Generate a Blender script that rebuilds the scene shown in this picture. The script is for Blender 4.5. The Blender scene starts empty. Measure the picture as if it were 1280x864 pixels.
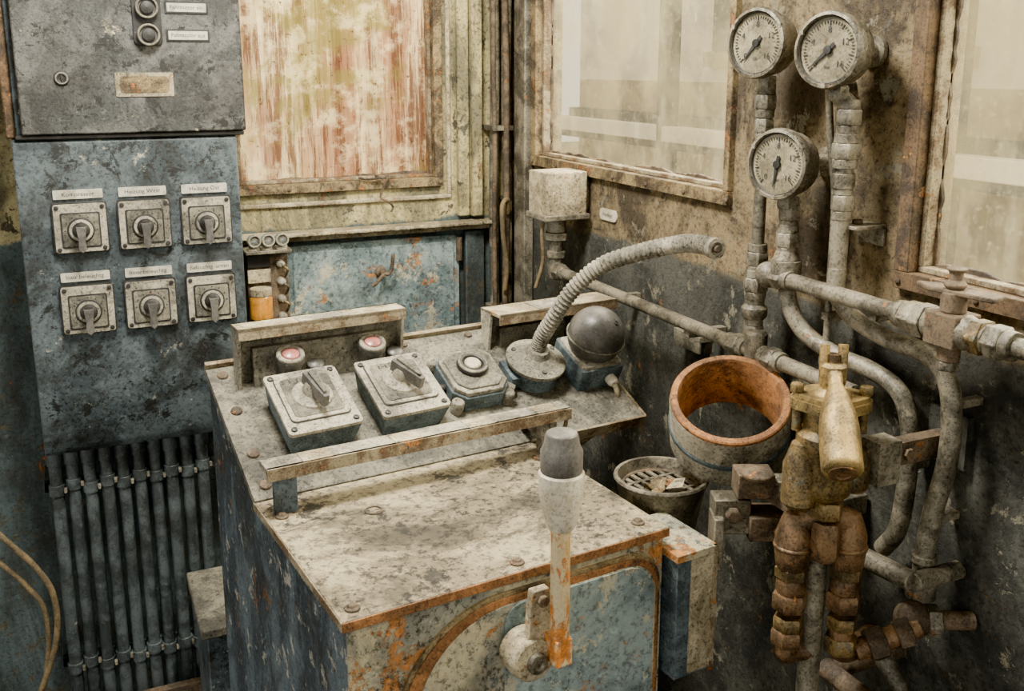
import bpy, bmesh, math, random
from mathutils import Vector, Matrix, Euler
random.seed(7)
rad=math.radians
V3=Vector
# ---------------------------------------------------------------- camera
TH=math.atan(261/1215); YAW=rad(24.2)
Rt=V3((math.cos(YAW),-math.sin(YAW),0)); Fh=V3((math.sin(YAW),math.cos(YAW),0)); UP=V3((0,0,1))
cam=bpy.data.cameras.new("camera"); co=bpy.data.objects.new("camera",cam)
bpy.context.scene.collection.objects.link(co); bpy.context.scene.camera=co
bk=-(Fh*math.cos(TH)-UP*math.sin(TH)); cu=Rt.cross(-bk)
C=V3((-1.004,-2.235,1.6))
co.matrix_world=Matrix(((Rt.x,cu.x,bk.x,C.x),(Rt.y,cu.y,bk.y,C.y),(Rt.z,cu.z,bk.z,C.z),(0,0,0,1)))
cam.sensor_width=36; cam.lens=36*1215/1280; cam.shift_y=-87/1280; cam.clip_start=.02
try: bpy.context.scene.view_settings.look='AgX - Punchy'
except Exception: pass

# ---------------------------------------------------------------- materials
def rgba(c): return (c[0],c[1],c[2],1)
def mixc(nt,fac,a,b,blend='MIX'):
    m=nt.nodes.new('ShaderNodeMix'); m.data_type='RGBA'; m.blend_type=blend
    for s,v in ((0,fac),(6,a),(7,b)):
        if hasattr(v,'is_linked'): nt.links.new(v,m.inputs[s])
        else: m.inputs[s].default_value = v if s==0 else rgba(v)
    return m.outputs[2]
def ramp(nt,src,lo,hi):
    m=nt.nodes.new('ShaderNodeMapRange'); m.inputs[1].default_value=lo; m.inputs[2].default_value=hi
    m.interpolation_type='SMOOTHSTEP'
    nt.links.new(src,m.inputs[0]); return m.outputs[0]
def math_(nt,op,a,b):
    m=nt.nodes.new('ShaderNodeMath'); m.operation=op
    for i,v in enumerate((a,b)):
        if hasattr(v,'is_linked'): nt.links.new(v,m.inputs[i])
        else: m.inputs[i].default_value=v
    return m.outputs[0]
def noise(nt,vec,s,det=8,ro=.65,dist=0):
    n=nt.nodes.new('ShaderNodeTexNoise'); n.inputs['Scale'].default_value=s
    n.inputs['Detail'].default_value=det; n.inputs['Roughness'].default_value=ro; n.inputs['Distortion'].default_value=dist
    nt.links.new(vec,n.inputs['Vector']); return n.outputs['Fac']
def grunge(name,a,b,chip=(.22,.07,.02),chipt=.62,s=7,rough=.75,metal=0,bump=.4,streak=1.0,dirt=(.014,.012,.009),dirta=.7,chip2=None,chip2t=.64,split=None,dt=(.5,.60),bd=.004,blot=.2):
    m=bpy.data.materials.new(name); m.use_nodes=True; nt=m.node_tree; nt.nodes.clear()
    out=nt.nodes.new('ShaderNodeOutputMaterial'); p=nt.nodes.new('ShaderNodeBsdfPrincipled')
    nt.links.new(p.outputs[0],out.inputs[0])
    tc=nt.nodes.new('ShaderNodeTexCoord'); vec=tc.outputs['Object']
    mp=nt.nodes.new('ShaderNodeMapping'); mp.inputs['Scale'].default_value=(1,1,streak); nt.links.new(vec,mp.inputs['Vector']); sv=mp.outputs[0]
    n1=noise(nt,sv,s,10,.72,.4); f1=ramp(nt,n1,.42,.58)
    col=mixc(nt,f1,a,b)
    if split:
        z,a2,b2=split
        c2=mixc(nt,f1,a2,b2)
        sx=nt.nodes.new('ShaderNodeSeparateXYZ'); nt.links.new(vec,sx.inputs[0])
        zz=math_(nt,'ADD',sx.outputs[2],math_(nt,'MULTIPLY',math_(nt,'SUBTRACT',n1,.5),.10))
        col=mixc(nt,ramp(nt,zz,z-.006,z+.006),col,c2)
    n5=noise(nt,vec,s*8,6,.78)
    if chip2 is not None:
        n6=noise(nt,vec,s*2.6,10,.75,.3); col=mixc(nt,ramp(nt,n6,chip2t,chip2t+.02),col,chip2)
    n2=noise(nt,sv,s*2.2,10,.78,.2); c2f=ramp(nt,n2,chipt,chipt+.04)
    rc=mixc(nt,ramp(nt,n5,.4,.6),chip,tuple(min(1,x*2.0) for x in chip))
    col=mixc(nt,c2f,col,rc)
    col=mixc(nt,math_(nt,'MULTIPLY',ramp(nt,n5,.46,.28),.45),col,tuple(min(.85,x*2.0+.02) for x in a))
    n3=noise(nt,vec,s*17,6,.82)
    patch=ramp(nt,n1,.36,.62)
    sp=math_(nt,'MULTIPLY',ramp(nt,n3,dt[0],dt[1]),min(1,dirta*1.05))
    sp=math_(nt,'MULTIPLY',sp,math_(nt,'ADD',math_(nt,'MULTIPLY',patch,.40),.60))
    col=mixc(nt,sp,col,dirt)
    if blot>0:
        n8=noise(nt,vec,s*.8,10,.72,.6); col=mixc(nt,math_(nt,'MULTIPLY',ramp(nt,n8,.48,.60),blot),col,dirt)
    nt.links.new(col,p.inputs['Base Color'])
    p.inputs['Metallic'].default_value=metal
    rr=nt.nodes.new('ShaderNodeMapRange'); rr.inputs[3].default_value=max(.05,rough-.22); rr.inputs[4].default_value=min(1,rough+.15)
    nt.links.new(n5,rr.inputs[0]); nt.links.new(rr.outputs[0],p.inputs['Roughness'])
    h=math_(nt,'ADD',math_(nt,'MULTIPLY',n3,-.5),math_(nt,'MULTIPLY',c2f,-.35))
    h=math_(nt,'ADD',h,math_(nt,'MULTIPLY',n5,.6))
    bp=nt.nodes.new('ShaderNodeBump'); bp.inputs['Strength'].default_value=min(1,bump*1.5); bp.inputs['Distance'].default_value=bd
    nt.links.new(h,bp.inputs['Height']); nt.links.new(bp.outputs[0],p.inputs['Normal'])
    return m
def plain(name,c,rough=.5,metal=0,trans=0,coat=0,sc=40):
    m=bpy.data.materials.new(name); m.use_nodes=True; nt=m.node_tree; p=nt.nodes['Principled BSDF']
    tc=nt.nodes.new('ShaderNodeTexCoord'); n=noise(nt,tc.outputs['Object'],sc,8,.7)
    nt.links.new(mixc(nt,ramp(nt,n,.4,.68),c,tuple(x*.5 for x in c)),p.inputs['Base Color'])
    p.inputs['Roughness'].default_value=rough; p.inputs['Metallic'].default_value=metal
    p.inputs['Transmission Weight'].default_value=trans; p.inputs['Coat Weight'].default_value=coat
    return m
RUST=(.17,.07,.025)
M=dict(
 wallr=grunge('paint_wall_right',(.095,.095,.080),(.028,.030,.027),(.17,.085,.035),.60,6,bump=.9,bd=.008,split=(1.25,(.30,.225,.12),(.07,.05,.028)),chip2=(.25,.23,.16),chip2t=.58,dirta=.9,blot=.5),
 wallb=grunge('paint_wall_back',(.085,.12,.125),(.04,.052,.052),RUST,.60,7,bump=.6,streak=.3,split=(1.235,(.58,.50,.25),(.19,.17,.095)),chip2=(.08,.07,.045),chip2t=.57,blot=.4),
 cab=grunge('paint_cabinet',(.105,.135,.15),(.045,.062,.072),(.29,.28,.23),.615,8,bump=.35,dirta=.9,chip2=(.016,.02,.022),chip2t=.56,rough=.48,blot=.6),
 cabtop=grunge('paint_cabinet_door',(.14,.14,.13),(.052,.056,.054),(.38,.35,.23),.615,10,bump=.35,dirta=.95,chip2=(.012,.012,.012),chip2t=.555,rough=.5,blot=.5),
 con=grunge('paint_console_side',(.11,.15,.175),(.035,.052,.068),(.20,.10,.045),.59,10,bump=.5,streak=.45,chip2=(.42,.41,.35),chip2t=.58,dirta=.95,blot=.55),
 conf=grunge('paint_console_front',(.55,.49,.32),(.25,.255,.21),(.36,.145,.035),.56,6,bump=.4,dirta=.85,chip2=(.11,.13,.13),chip2t=.57,blot=.4),
 cond=grunge('paint_console_door',(.30,.38,.375),(.125,.18,.19),(.31,.135,.04),.585,6,bump=.35,dirta=.75,chip2=(.50,.47,.34),chip2t=.565,blot=.45),
 top=grunge('dusty_console_top',(.43,.365,.235),(.22,.18,.115),(.28,.12,.04),.64,5,bump=.6,dirta=.95,dt=(.49,.59),chip2=(.06,.052,.04),chip2t=.57,blot=.7),
 panel=grunge('dusty_instrument_panel',(.26,.24,.18),(.10,.095,.078),RUST,.63,10,bump=.5,dirta=.9,blot=.4),
 lite=grunge('dusty_light_metal',(.47,.43,.33),(.23,.212,.165),(.19,.11,.055),.65,12,bump=.4,dirta=.9,dt=(.505,.60),blot=.4),
 blu=grunge('blue_grey_housing',(.15,.20,.22),(.06,.085,.10),(.32,.31,.26),.62,14,bump=.4,dirta=.85,blot=.3),
 pipe=grunge('grey_pipe',(.30,.27,.20),(.105,.095,.072),(.19,.095,.038),.60,14,bump=.35,dirta=.92,rough=.42,metal=.2,bd=.002,blot=.35),
 pipd=grunge('dark_conduit',(.09,.11,.118),(.035,.044,.047),(.22,.21,.17),.65,14,bump=.3,dirta=.85,rough=.38,bd=.002),
 rustm=grunge('rusted_steel',(.18,.13,.082),(.06,.043,.029),(.28,.12,.035),.59,16,bump=.5,dirta=.85,bd=.002),
 rusto=grunge('orange_rust',(.46,.20,.065),(.22,.095,.035),(.09,.048,.026),.575,16,bump=.5,dirta=.8,bd=.002,blot=.4),
 edge=grunge('rusty_edge',(.39,.33,.21),(.15,.095,.05),(.33,.13,.03),.575,18,bump=.5,dirta=.8,bd=.002),
 frame=grunge('rusty_window_frame',(.33,.245,.12),(.07,.048,.027),(.23,.095,.03),.57,14,bump=.6,dirta=.9,bd=.003),
 framd=grunge('dark_window_frame',(.17,.105,.052),(.048,.032,.02),(.28,.145,.055),.57,14,bump=.6,dirta=.9,bd=.003),
 cream=grunge('cream_enamel',(.55,.475,.31),(.29,.24,.15),(.25,.125,.04),.59,12,bump=.3,dirta=.85,bd=.002,blot=.35),
 brass=grunge('aged_brass',(.31,.215,.09),(.10,.074,.042),(.115,.12,.095),.57,18,bump=.35,dirta=.95,metal=.45,rough=.42,bd=.002,blot=.45),
 brassy=grunge('yellow_brass',(.48,.335,.125),(.21,.152,.068),(.10,.075,.038),.57,20,bump=.3,dirta=.85,metal=.4,rough=.40,bd=.002,blot=.3),
 copper=grunge('brown_fitting',(.26,.155,.08),(.09,.06,.037),(.38,.17,.05),.60,18,bump=.4,dirta=.9,metal=.4,rough=.43,bd=.002,blot=.4),
 white=grunge('white_enamel',(.74,.69,.55),(.50,.43,.30),(.30,.15,.05),.65,12,bump=.12,dirta=.55,rough=.35,bd=.001,blot=.0),
 shaft=grunge('rusting_white_paint',(.72,.60,.36),(.58,.36,.13),(.42,.15,.025),.485,16,bump=.3,dirta=.35,streak=.35,bd=.001,blot=.0),
 knob=grunge('grey_plastic',(.15,.142,.128),(.075,.072,.068),(.30,.28,.24),.62,14,bump=.2,dirta=.6,rough=.42,bd=.001),
 dark=grunge('dark_bakelite',(.035,.035,.035),(.016,.016,.016),(.17,.16,.13),.64,20,bump=.3,dirta=.4,rough=.45,bd=.001),
 floorm=grunge('dirty_floor',(.06,.06,.055),(.03,.03,.028),(.15,.12,.08),.6,6,bump=.6),
 label=plain('label_white',(.58,.55,.45),.6), ink=plain('ink',(.025,.025,.025),.7),
 face=grunge('gauge_face',(.34,.30,.195),(.19,.165,.105),(.09,.07,.04),.59,16,bump=.05,dirta=.75,dt=(.51,.62),rough=.35,bd=.001,blot=.35), red=plain('red_lens',(.40,.14,.12),.4,coat=.3),
 amber=plain('amber_glass',(.60,.26,.03),.15,coat=1), glassg=plain('grey_glass',(.20,.22,.21),.12,coat=1),
 cable=grunge('yellowed_cable',(.24,.17,.085),(.12,.09,.05),(.1,.07,.05),.62,18,bump=.2,bd=.001),
 ext=grunge('exterior_render',(.48,.38,.21),(.28,.23,.13),(.3,.22,.15),.7,1.2,bump=.1,dirta=.2),
 extl=grunge('exterior_light',(.85,.79,.65),(.66,.60,.48),(.5,.45,.36),.7,1.2,bump=.1,dirta=.1,blot=.05),
 extd=grunge('exterior_dark',(.04,.055,.055),(.02,.03,.03),(.16,.10,.06),.7,2,bump=.1,dirta=.2),
)
def pane(name,stained):
    m=bpy.data.materials.new(name); m.use_nodes=True; nt=m.node_tree; nt.nodes.clear()
    out=nt.nodes.new('ShaderNodeOutputMaterial')
    tc=nt.nodes.new('ShaderNodeTexCoord'); vec=tc.outputs['Object']
    mp=nt.nodes.new('ShaderNodeMapping'); mp.inputs['Scale'].default_value=(1,1,.055 if stained else .35); nt.links.new(vec,mp.inputs['Vector']); sv=mp.outputs[0]
    df=nt.nodes.new('ShaderNodeBsdfDiffuse'); tl=nt.nodes.new('ShaderNodeBsdfTranslucent')
    tr=nt.nodes.new('ShaderNodeBsdfTransparent'); tr.inputs[0].default_value=(.98,.95,.86,1); gl=nt.nodes.new('ShaderNodeBsdfGlossy'); gl.inputs['Roughness'].default_value=.15
    if stained:
        a=noise(nt,sv,34,8,.7,.2); b=noise(nt,sv,28,10,.84,.15); c=noise(nt,vec,60,8,.8); g=noise(nt,vec,5.5,8,.7,.4); d=noise(nt,vec,14,8,.75); e=noise(nt,sv,9,10,.8,.3)
        col=mixc(nt,ramp(nt,a,.40,.60),(.84,.75,.52),(.58,.44,.28))
        col=mixc(nt,math_(nt,'MULTIPLY',ramp(nt,e,.50,.58),.7),col,(.34,.15,.075))
        col=mixc(nt,math_(nt,'MULTIPLY',ramp(nt,b,.49,.55),.85),col,(.17,.075,.04))
        col=mixc(nt,math_(nt,'MULTIPLY',ramp(nt,g,.50,.60),.68),col,(.33,.30,.095))
        col=mixc(nt,math_(nt,'MULTIPLY',ramp(nt,d,.50,.62),.65),col,(.80,.72,.50))
        col=mixc(nt,ramp(nt,c,.58,.64),col,(.10,.055,.03))
        fac=.0
    else:
        a=noise(nt,vec,4,8,.65,.3); c=noise(nt,vec,90,8,.8); b=noise(nt,sv,14,6,.7)
        col=mixc(nt,ramp(nt,a,.35,.65),(.62,.56,.40),(.42,.36,.20))
        col=mixc(nt,math_(nt,'MULTIPLY',ramp(nt,c,.56,.68),.6),col,(.20,.16,.08))
        fac=math_(nt,'ADD',math_(nt,'MULTIPLY',ramp(nt,a,.40,.62),-.18),.955)
        fac=math_(nt,'SUBTRACT',fac,math_(nt,'MULTIPLY',ramp(nt,c,.55,.66),.3))
        fac=math_(nt,'SUBTRACT',fac,math_(nt,'MULTIPLY',ramp(nt,b,.5,.65),.10))
    nt.links.new(col,df.inputs[0]); nt.links.new(col,tl.inputs[0])
    m1=nt.nodes.new('ShaderNodeMixShader'); m1.inputs[0].default_value=.62
    nt.links.new(df.outputs[0],m1.inputs[1]); nt.links.new(tl.outputs[0],m1.inputs[2])
    m2=nt.nodes.new('ShaderNodeMixShader'); nt.links.new(m1.outputs[0],m2.inputs[1]); nt.links.new(tr.outputs[0],m2.inputs[2])
    if hasattr(fac,'is_linked'): nt.links.new(fac,m2.inputs[0])
    else: m2.inputs[0].default_value=fac
    m3=nt.nodes.new('ShaderNodeMixShader'); m3.inputs[0].default_value=.03
    nt.links.new(m2.outputs[0],m3.inputs[1]); nt.links.new(gl.outputs[0],m3.inputs[2])
    nt.links.new(m3.outputs[0],out.inputs[0]); return m
M['pane1']=pane('rust_stained_pane',True); M['pane2']=pane('dirty_glass',False)

# ---------------------------------------------------------------- builder
def frame(o,z,xref=(1,0,0)):
    z=V3(z).normalized(); x=V3(xref); x=x-z*x.dot(z)
    if x.length<1e-4: x=V3((0,1,0)); x=x-z*x.dot(z)
    x.normalize(); y=z.cross(x); o=V3(o)
    return Matrix(((x.x,y.x,z.x,o.x),(x.y,y.y,z.y,o.y),(x.z,y.z,z.z,o.z),(0,0,0,1)))
def catmull(pts,n):
    P=[V3(p) for p in pts]; P=[P[0]*2-P[1]]+P+[P[-1]*2-P[-2]]; out=[]
    for i in range(1,len(P)-2):
        for j in range(n):
            t=j/n; a,b,c,d=P[i-1],P[i],P[i+1],P[i+2]
            out.append(.5*((2*b)+(c-a)*t+(2*a-5*b+4*c-d)*t*t+(3*b-a-3*c+d)*t**3))
    out.append(P[-2]); return out
class B:
    def __init__(s,name,bevel=.0015,seg=2):
        s.name=name; s.v=[]; s.f=[]; s.mi=[]; s.mats=[]; s.M=Matrix.Identity(4); s.bev=bevel; s.seg=seg
    def mat(s,m):
        m=M[m]
        if m not in s.mats: s.mats.append(m)
        return s.mats.index(m)
    def add(s,vs,fs,m,T=None):
        X=s.M@T if T is not None else s.M; o=len(s.v); k=s.mat(m)
        s.v+=[X@V3(v) for v in vs]
        for f in fs: s.f.append([i+o for i in f]); s.mi.append(k)
    def box(s,lo,hi,m,T=None):
        (a,b,c),(d,e,f)=lo,hi
        s.add([(a,b,c),(d,b,c),(d,e,c),(a,e,c),(a,b,f),(d,b,f),(d,e,f),(a,e,f)],
              [(0,3,2,1),(4,5,6,7),(0,1,5,4),(1,2,6,5),(2,3,7,6),(3,0,4,7)],m,T)
    def cbox(s,c,d,m,T=None):
        s.box([c[i]-d[i]/2 for i in range(3)],[c[i]+d[i]/2 for i in range(3)],m,T)
    def lathe(s,o,ax,prof,m,seg=32,closed=False,xref=(1,0,0)):
        T=frame(o,ax,xref); vs=[];fs=[]
        for r,h in prof:
            for i in range(seg):
                a=2*math.pi*i/seg; vs.append((max(r,1e-5)*math.cos(a),max(r,1e-5)*math.sin(a),h))
        n=len(prof)
        for j in range(n-1+(1 if closed else 0)):
            k=(j+1)%n
            for i in range(seg):
                q=(i+1)%seg; fs.append((j*seg+i,j*seg+q,k*seg+q,k*seg+i))
        if not closed:
            fs.append(tuple(range(seg))[::-1]); fs.append(tuple((n-1)*seg+i for i in range(seg)))
        s.add(vs,fs,m,T)
    def cyl(s,p,q,r,m,r2=None,seg=20):
        p=V3(p);q=V3(q); s.lathe(p,q-p,[(r,0),(r if r2 is None else r2,(q-p).length)],m,seg)
    def hexn(s,p,ax,r,h,m):
        ax=V3(ax).normalized(); s.lathe(V3(p)-ax*h/2,ax,[(r*.9,0),(r,h*.12),(r,h*.88),(r*.9,h)],m,6)
    def ball(s,c,r,m,sc=(1,1,1),seg=24,ax=(0,0,1)):
        prof=[(r*math.sin(math.pi*i/12),-r*math.cos(math.pi*i/12)*sc[2]) for i in range(13)]
        s.lathe(c,ax,prof,m,seg)
    def torus(s,c,ax,R,r,m,seg=32):
        s.lathe(c,ax,[(R+r*math.cos(2*math.pi*i/10),r*math.sin(2*math.pi*i/10)) for i in range(10)],m,seg,True)
    def tube(s,pts,r,m,seg=14,n=8,rf=None,smooth=True):
        P=catmull(pts,n) if smooth and len(pts)>2 else [V3(p) for p in pts]
        vs=[];fs=[]; t0=(P[1]-P[0]).normalized(); x=t0.orthogonal().normalized()
        for i,p in enumerate(P):
            t=(P[min(i+1,len(P)-1)]-P[max(i-1,0)]).normalized()
            x=(x-t*x.dot(t)).normalized(); y=t.cross(x); rr=rf(i/(len(P)-1)) if rf else r
            for j in range(seg):
                a=2*math.pi*j/seg; vs.append(p+x*rr*math.cos(a)+y*rr*math.sin(a))
        for i in range(len(P)-1):
            for j in range(seg):
                k=(j+1)%seg; fs.append((i*seg+j,i*seg+k,(i+1)*seg+k,(i+1)*seg+j))
        fs.append(tuple(range(seg))[::-1]); fs.append(tuple((len(P)-1)*seg+j for j in range(seg)))
        s.add(vs,fs,m)
    def prism(s,poly,h0,h1,m,T=None):
        n=len(poly); vs=[(x,y,h0) for x,y in poly]+[(x,y,h1) for x,y in poly]
        fs=[tuple(range(n))[::-1],tuple(range(n,2*n))]+[(i,(i+1)%n,n+(i+1)%n,n+i) for i in range(n)]
        s.add(vs,fs,m,T)
    def text(s,t,T,size,m='ink',align='CENTER'):
        c=bpy.data.curves.new('t','FONT'); c.body=t; c.size=size; c.align_x=align; c.align_y='CENTER'; c.resolution_u=2
        o=bpy.data.objects.new('t',c); me=bpy.data.meshes.new_from_object(o)
        s.add([v.co[:] for v in me.vertices],[tuple(p.vertices) for p in me.polygons],m,T)
        bpy.data.objects.remove(o); bpy.data.meshes.remove(me)
    def done(s,bevel=True,smooth=True):
        me=bpy.data.meshes.new(s.name); me.from_pydata([tuple(v) for v in s.v],[],s.f)
        for m in s.mats: me.materials.append(m)
        for p,k in zip(me.polygons,s.mi): p.material_index=k
        bm=bmesh.new(); bm.from_mesh(me); bmesh.ops.recalc_face_normals(bm,faces=bm.faces[:]); bm.to_mesh(me); bm.free()
        if smooth:
            for p in me.polygons: p.use_smooth=True
            me.set_sharp_from_angle(angle=rad(38))
        o=bpy.data.objects.new(s.name,me); bpy.context.scene.collection.objects.link(o)
        if bevel and s.bev>0:
            b=o.modifiers.new('bevel','BEVEL'); b.width=s.bev; b.segments=s.seg; b.limit_method='ANGLE'; b.angle_limit=rad(45)
        return o
def rrect(x0,y0,x1,y1,r,n=6):
    out=[]
    for cx,cy,a in ((x1-r,y0+r,-90),(x1-r,y1-r,0),(x0+r,y1-r,90),(x0+r,y0+r,180)):
        for i in range(n+1):
            t=rad(a+90*i/n); out.append((cx+r*math.cos(t),cy+r*math.sin(t)))
    return out
def FB(x,y,z): return Matrix(((1,0,0,x),(0,0,-1,y),(0,1,0,z),(0,0,0,1)))
def FR(x,y,z): return Matrix(((0,0,-1,x),(-1,0,0,y),(0,1,0,z),(0,0,0,1)))

# ---------------------------------------------------------------- room shell
def wall(name,axis,lo,hi,openings,t,m):
    b=B(name,0)
    def bx(a0,a1,z0,z1):
        if a1-a0<1e-4 or z1-z0<1e-4: return
        if axis=='x': b.box((a0,0,z0),(a1,t,z1),m)
        else: b.box((0,a0,z0),(t,a1,z1),m)
    cur=lo
    for a0,a1,z0,z1 in openings:
        bx(cur,a0,0,2.4); bx(a0,a1,0,z0); bx(a0,a1,z1,2.4); cur=a1
    bx(cur,hi,0,2.4); return b.done(bevel=False)
wall('wall_back','x',-2.6,.06,[(-.675,-.205,1.335,2.1)],.06,'wallb')
wall('wall_right','y',-3.2,0,[(-2.15,-1.298,1.33,2.1),(-.895,-.155,1.392,2.1)],.06,'wallr')
b=B('floor',0); b.box((-3.2,-3.6,-.05),(.06,.06,0),'floorm'); b.done(bevel=False)
b=B('ceiling',0); b.box((-2.6,-3.2,2.4),(.06,.06,2.45),'cream'); b.done(bevel=False)

def window(name,T,w,h,m,fm='frame',fw=.02,side=None):
    b=B(name,.003,2); b.M=T; sd=fw if side is None else side
    for lo,hi in (((-fw,-fw,-.02),(w+sd,.004,.012)),((-fw,h-.004,-.02),(w+sd,h+fw,.012)),((-fw,.004,-.02),(.004,h-.004,.012)),((w-.004,.004,-.02),(w+sd,h-.004,.012))):
        b.box(lo,hi,fm)
    g=.012
    for lo,hi in (((.004,.004,-.03),(w-.004,g,-.006)),((.004,g,-.03),(g,h-g,-.006)),((w-g,g,-.03),(w-.004,h-g,-.006))):
        b.box(lo,hi,'edge')
    pts=[]; n=int(w/.006); r=0
    for i in range(n+1):
        r=max(0,min(.007,r+random.uniform(-.002,.002))); pts.append((.01+(w-.02)*i/n,g+r))
    b.prism([(.01,.006)]+[(w-.01,.006)]+pts[::-1],-.031,-.024,'rustm')
    pts=[]; n=int(h/.006)
    for i in range(n+1):
        r=max(0,min(.006,r+random.uniform(-.002,.002))); pts.append((g+r,.01+(h-.02)*i/n))
    b.prism([(.006,h-.01),(.006,.01)]+pts,-.031,-.024,'rustm')
    b.box((.005,.005,-.036),(w-.005,h-.005,-.032),m)
    n=int(w/.11)
    for i in range(n+1):
        b.lathe((-fw/2+ (w+fw)*i/n,-fw/2,.012),(0,0,1),[(.005,0),(.004,.003),(.001,.004)],'rustm',10)
    return b.done()
window('window_1',FB(-.675,0,1.335),.47,.765,'pane1',fw=.018)
window('window_2',FR(0,-.155,1.392),.74,.708,'pane2',side=.011)
window('window_3',FR(0,-1.298,1.33),.852,.77,'pane2',fm='framd',fw=.020)

b=B('trim_1',.003)
b.box((-.695,-.008,1.285),(-.165,-.001,1.296),'cream'); b.box((-.176,-.008,1.296),(-.165,-.001,2.2),'cream'); b.done()
b=B('trim_2',.002)
pts=[]; x=-.69
while x<-.07:
    pts.append((x,-.048-random.uniform(0,.009))); x+=.009
poly=[(-.69,-.001)]+pts+[(-.065,-.05),(-.065,-.001)]
b.prism(poly,1.222,1.230,'cream'); b.box((-.69,-.012,1.205),(-.065,-.001,1.222),'cream'); b.done()
b=B('trim_3',.003)
b.box((-.135,-.022,0),(-.085,-.001,1.203),'wallb'); b.box((-.15,-.016,1.24),(-.12,-.001,2.3),'wallb')
b.box((-.118,-.028,1.24),(-.09,-.001,2.3),'wallb')
b.box((-.026,-.13,0),(-.001,-.070,2.3),'pipe'); b.done()
b=B('door_1',.003)
b.prism(rrect(-.578,.45,-.15,1.195,.012),.001,.014,'cond',FB(0,0,0))
b.prism(rrect(-.563,.47,-.165,1.18,.012),.014,.018,'cond',FB(0,0,0))
for z in (1.13,.8): b.cyl((-.152,-.02,z),(-.152,-.02,z+.06),.008,'rustm')
b.done()
b=B('door_handle'); b.M=FB(-.355,-.0185,1.12)
b.lathe((0,0,0),(0,0,1),[(.014,0),(.014,.006),(.007,.01),(.007,.03),(.009,.034)],'rustm',16)
b.tube([(0,0,.03),(.012,.0,.034),(.02,.02,.034),(.022,.045,.034)],.0045,'rustm'); b.tube([(0,0,.03),(-.02,-.02,.034),(-.03,-.028,.03)],.0045,'rustm'); b.done()
b=B('twisted_wire',0); b.tube([(-.36,-.015,1.35),(-.345,-.03,1.345),(-.33,-.018,1.352),(-.34,-.03,1.335),(-.35,-.022,1.30),(-.335,-.028,1.29),(-.32,-.02,1.275),(-.325,-.02,1.262)],.0028,'rustm',seg=8)
b.tube([(-.40,-.014,1.347),(-.38,-.02,1.343),(-.35,-.028,1.346)],.0028,'rustm',seg=8); b.done()

# ---------------------------------------------------------------- switch cabinet
def rotary(b,T,s,lever=-90,h=.010):
    k=b.M; b.M=k@T
    b.prism(rrect(-s,-s,s,s,s*.10),0,h,'dark'); b.prism(rrect(-s*.95,-s*.95,s*.95,s*.95,s*.1),h,h+s*.08,'lite')
    b.prism(rrect(-s*.72,-s*.78,s*.72,s*.62,s*.08),h+s*.08,h+s*.11,'dark')
    b.prism(rrect(-s*.66,-s*.72,s*.66,s*.56,s*.08),h+s*.11,h+s*.14,'panel')
    z=h+s*.14
    b.lathe((0,-s*.08,z),(0,0,1),[(s*.50,0),(s*.48,s*.05),(s*.44,s*.06)],'dark',28)
    b.lathe((0,-s*.08,z),(0,0,1),[(s*.44,s*.05),(s*.42,s*.08),(s*.36,s*.09)],'lite',28)
    b.lathe((0,-s*.08,z),(0,0,1),[(s*.34,s*.05),(s*.32,s*.12),(s*.26,s*.18),(s*.26,s*.42),(s*.20,s*.5)],'dark',28)
    a=rad(lever); d=V3((math.cos(a),math.sin(a),0)); n=V3((-d.y,d.x,0)); o=V3((0,-s*.08,0))
    L=s*.66; w=s*.15
    pts=[(-d*s*.2+n*w*1.2),(-d*s*.2-n*w*1.2),(d*L*.5-n*w*.8),(d*L-n*w*1.0),(d*(L+w)),(d*L+n*w*1.0),(d*L*.5+n*w*.8)]
    b.prism([((p+o).x,(p+o).y) for p in pts],z+s*.30,z+s*.66,'knob')
    for i in (-1,1):
        for j in (-1,1): b.lathe((i*s*.82,j*s*.82,h+s*.08),(0,0,1),[(s*.09,0),(s*.08,s*.05),(.0001,s*.06)],'dark',10)
    for i in range(7):
        a=rad(i*30); b.cbox((s*.58*math.cos(a),s*.58*math.sin(a)-s*.08,z),(s*.05,s*.05,s*.02),'ink')
    b.M=k
b=B('switch_cabinet',.003)
def sweepx(b,prof,x0,x1,m):
    n=len(prof); vs=[(x0,y,z) for y,z in prof]+[(x1,y,z) for y,z in prof]
    b.add(vs,[tuple(range(n))[::-1],tuple(range(n,2*n))]+[(i,(i+1)%n,n+(i+1)%n,n+i) for i in range(n)],m)
sweepx(b,[(-.001,.83),(-.165,.83),(-.18,.85),(-.20,1.03),(-.20,1.462),(-.19,1.468),(-.001,1.468)],-1.108,-.70,'cab')
b.box((-1.10,-.19,1.468),(-.70,-.001,2.2),'cab')
b.box((-1.088,-.212,1.476),(-.682,-.19,2.19),'cabtop')
b.box((-1.116,-.195,1.47),(-1.10,-.02,2.19),'copper')
b.box((-1.10,-.205,1.466),(-.685,-.19,1.476),'dark')
b.done()
LAB=[["Kompressor","Heizung West","Heizung Ost"],["Instr.beleuchtg.","Innenbeleuchtg.","Beleuchtg. unten"]]
for r,z in enumerate((1.298,1.137)):
    for c,x in enumerate((-1.003,-.887,-.770)):
        b=B('rotary_switch',.001)
        rotary(b,FB(x,-.2005,z),.049,-90)
        b.prism(rrect(-.044,.055,.044,.073,.002),.001,.004,'label',FB(x,-.2005,z))
        b.text(LAB[r][c],FB(x,-.2048,z+.064),.0115); b.done()
b=B('push_button',.001)
b.prism(rrect(-.026,-.05,.026,.065,.012),0,.006,'dark',FB(-.855,-.2118,1.69))
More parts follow.
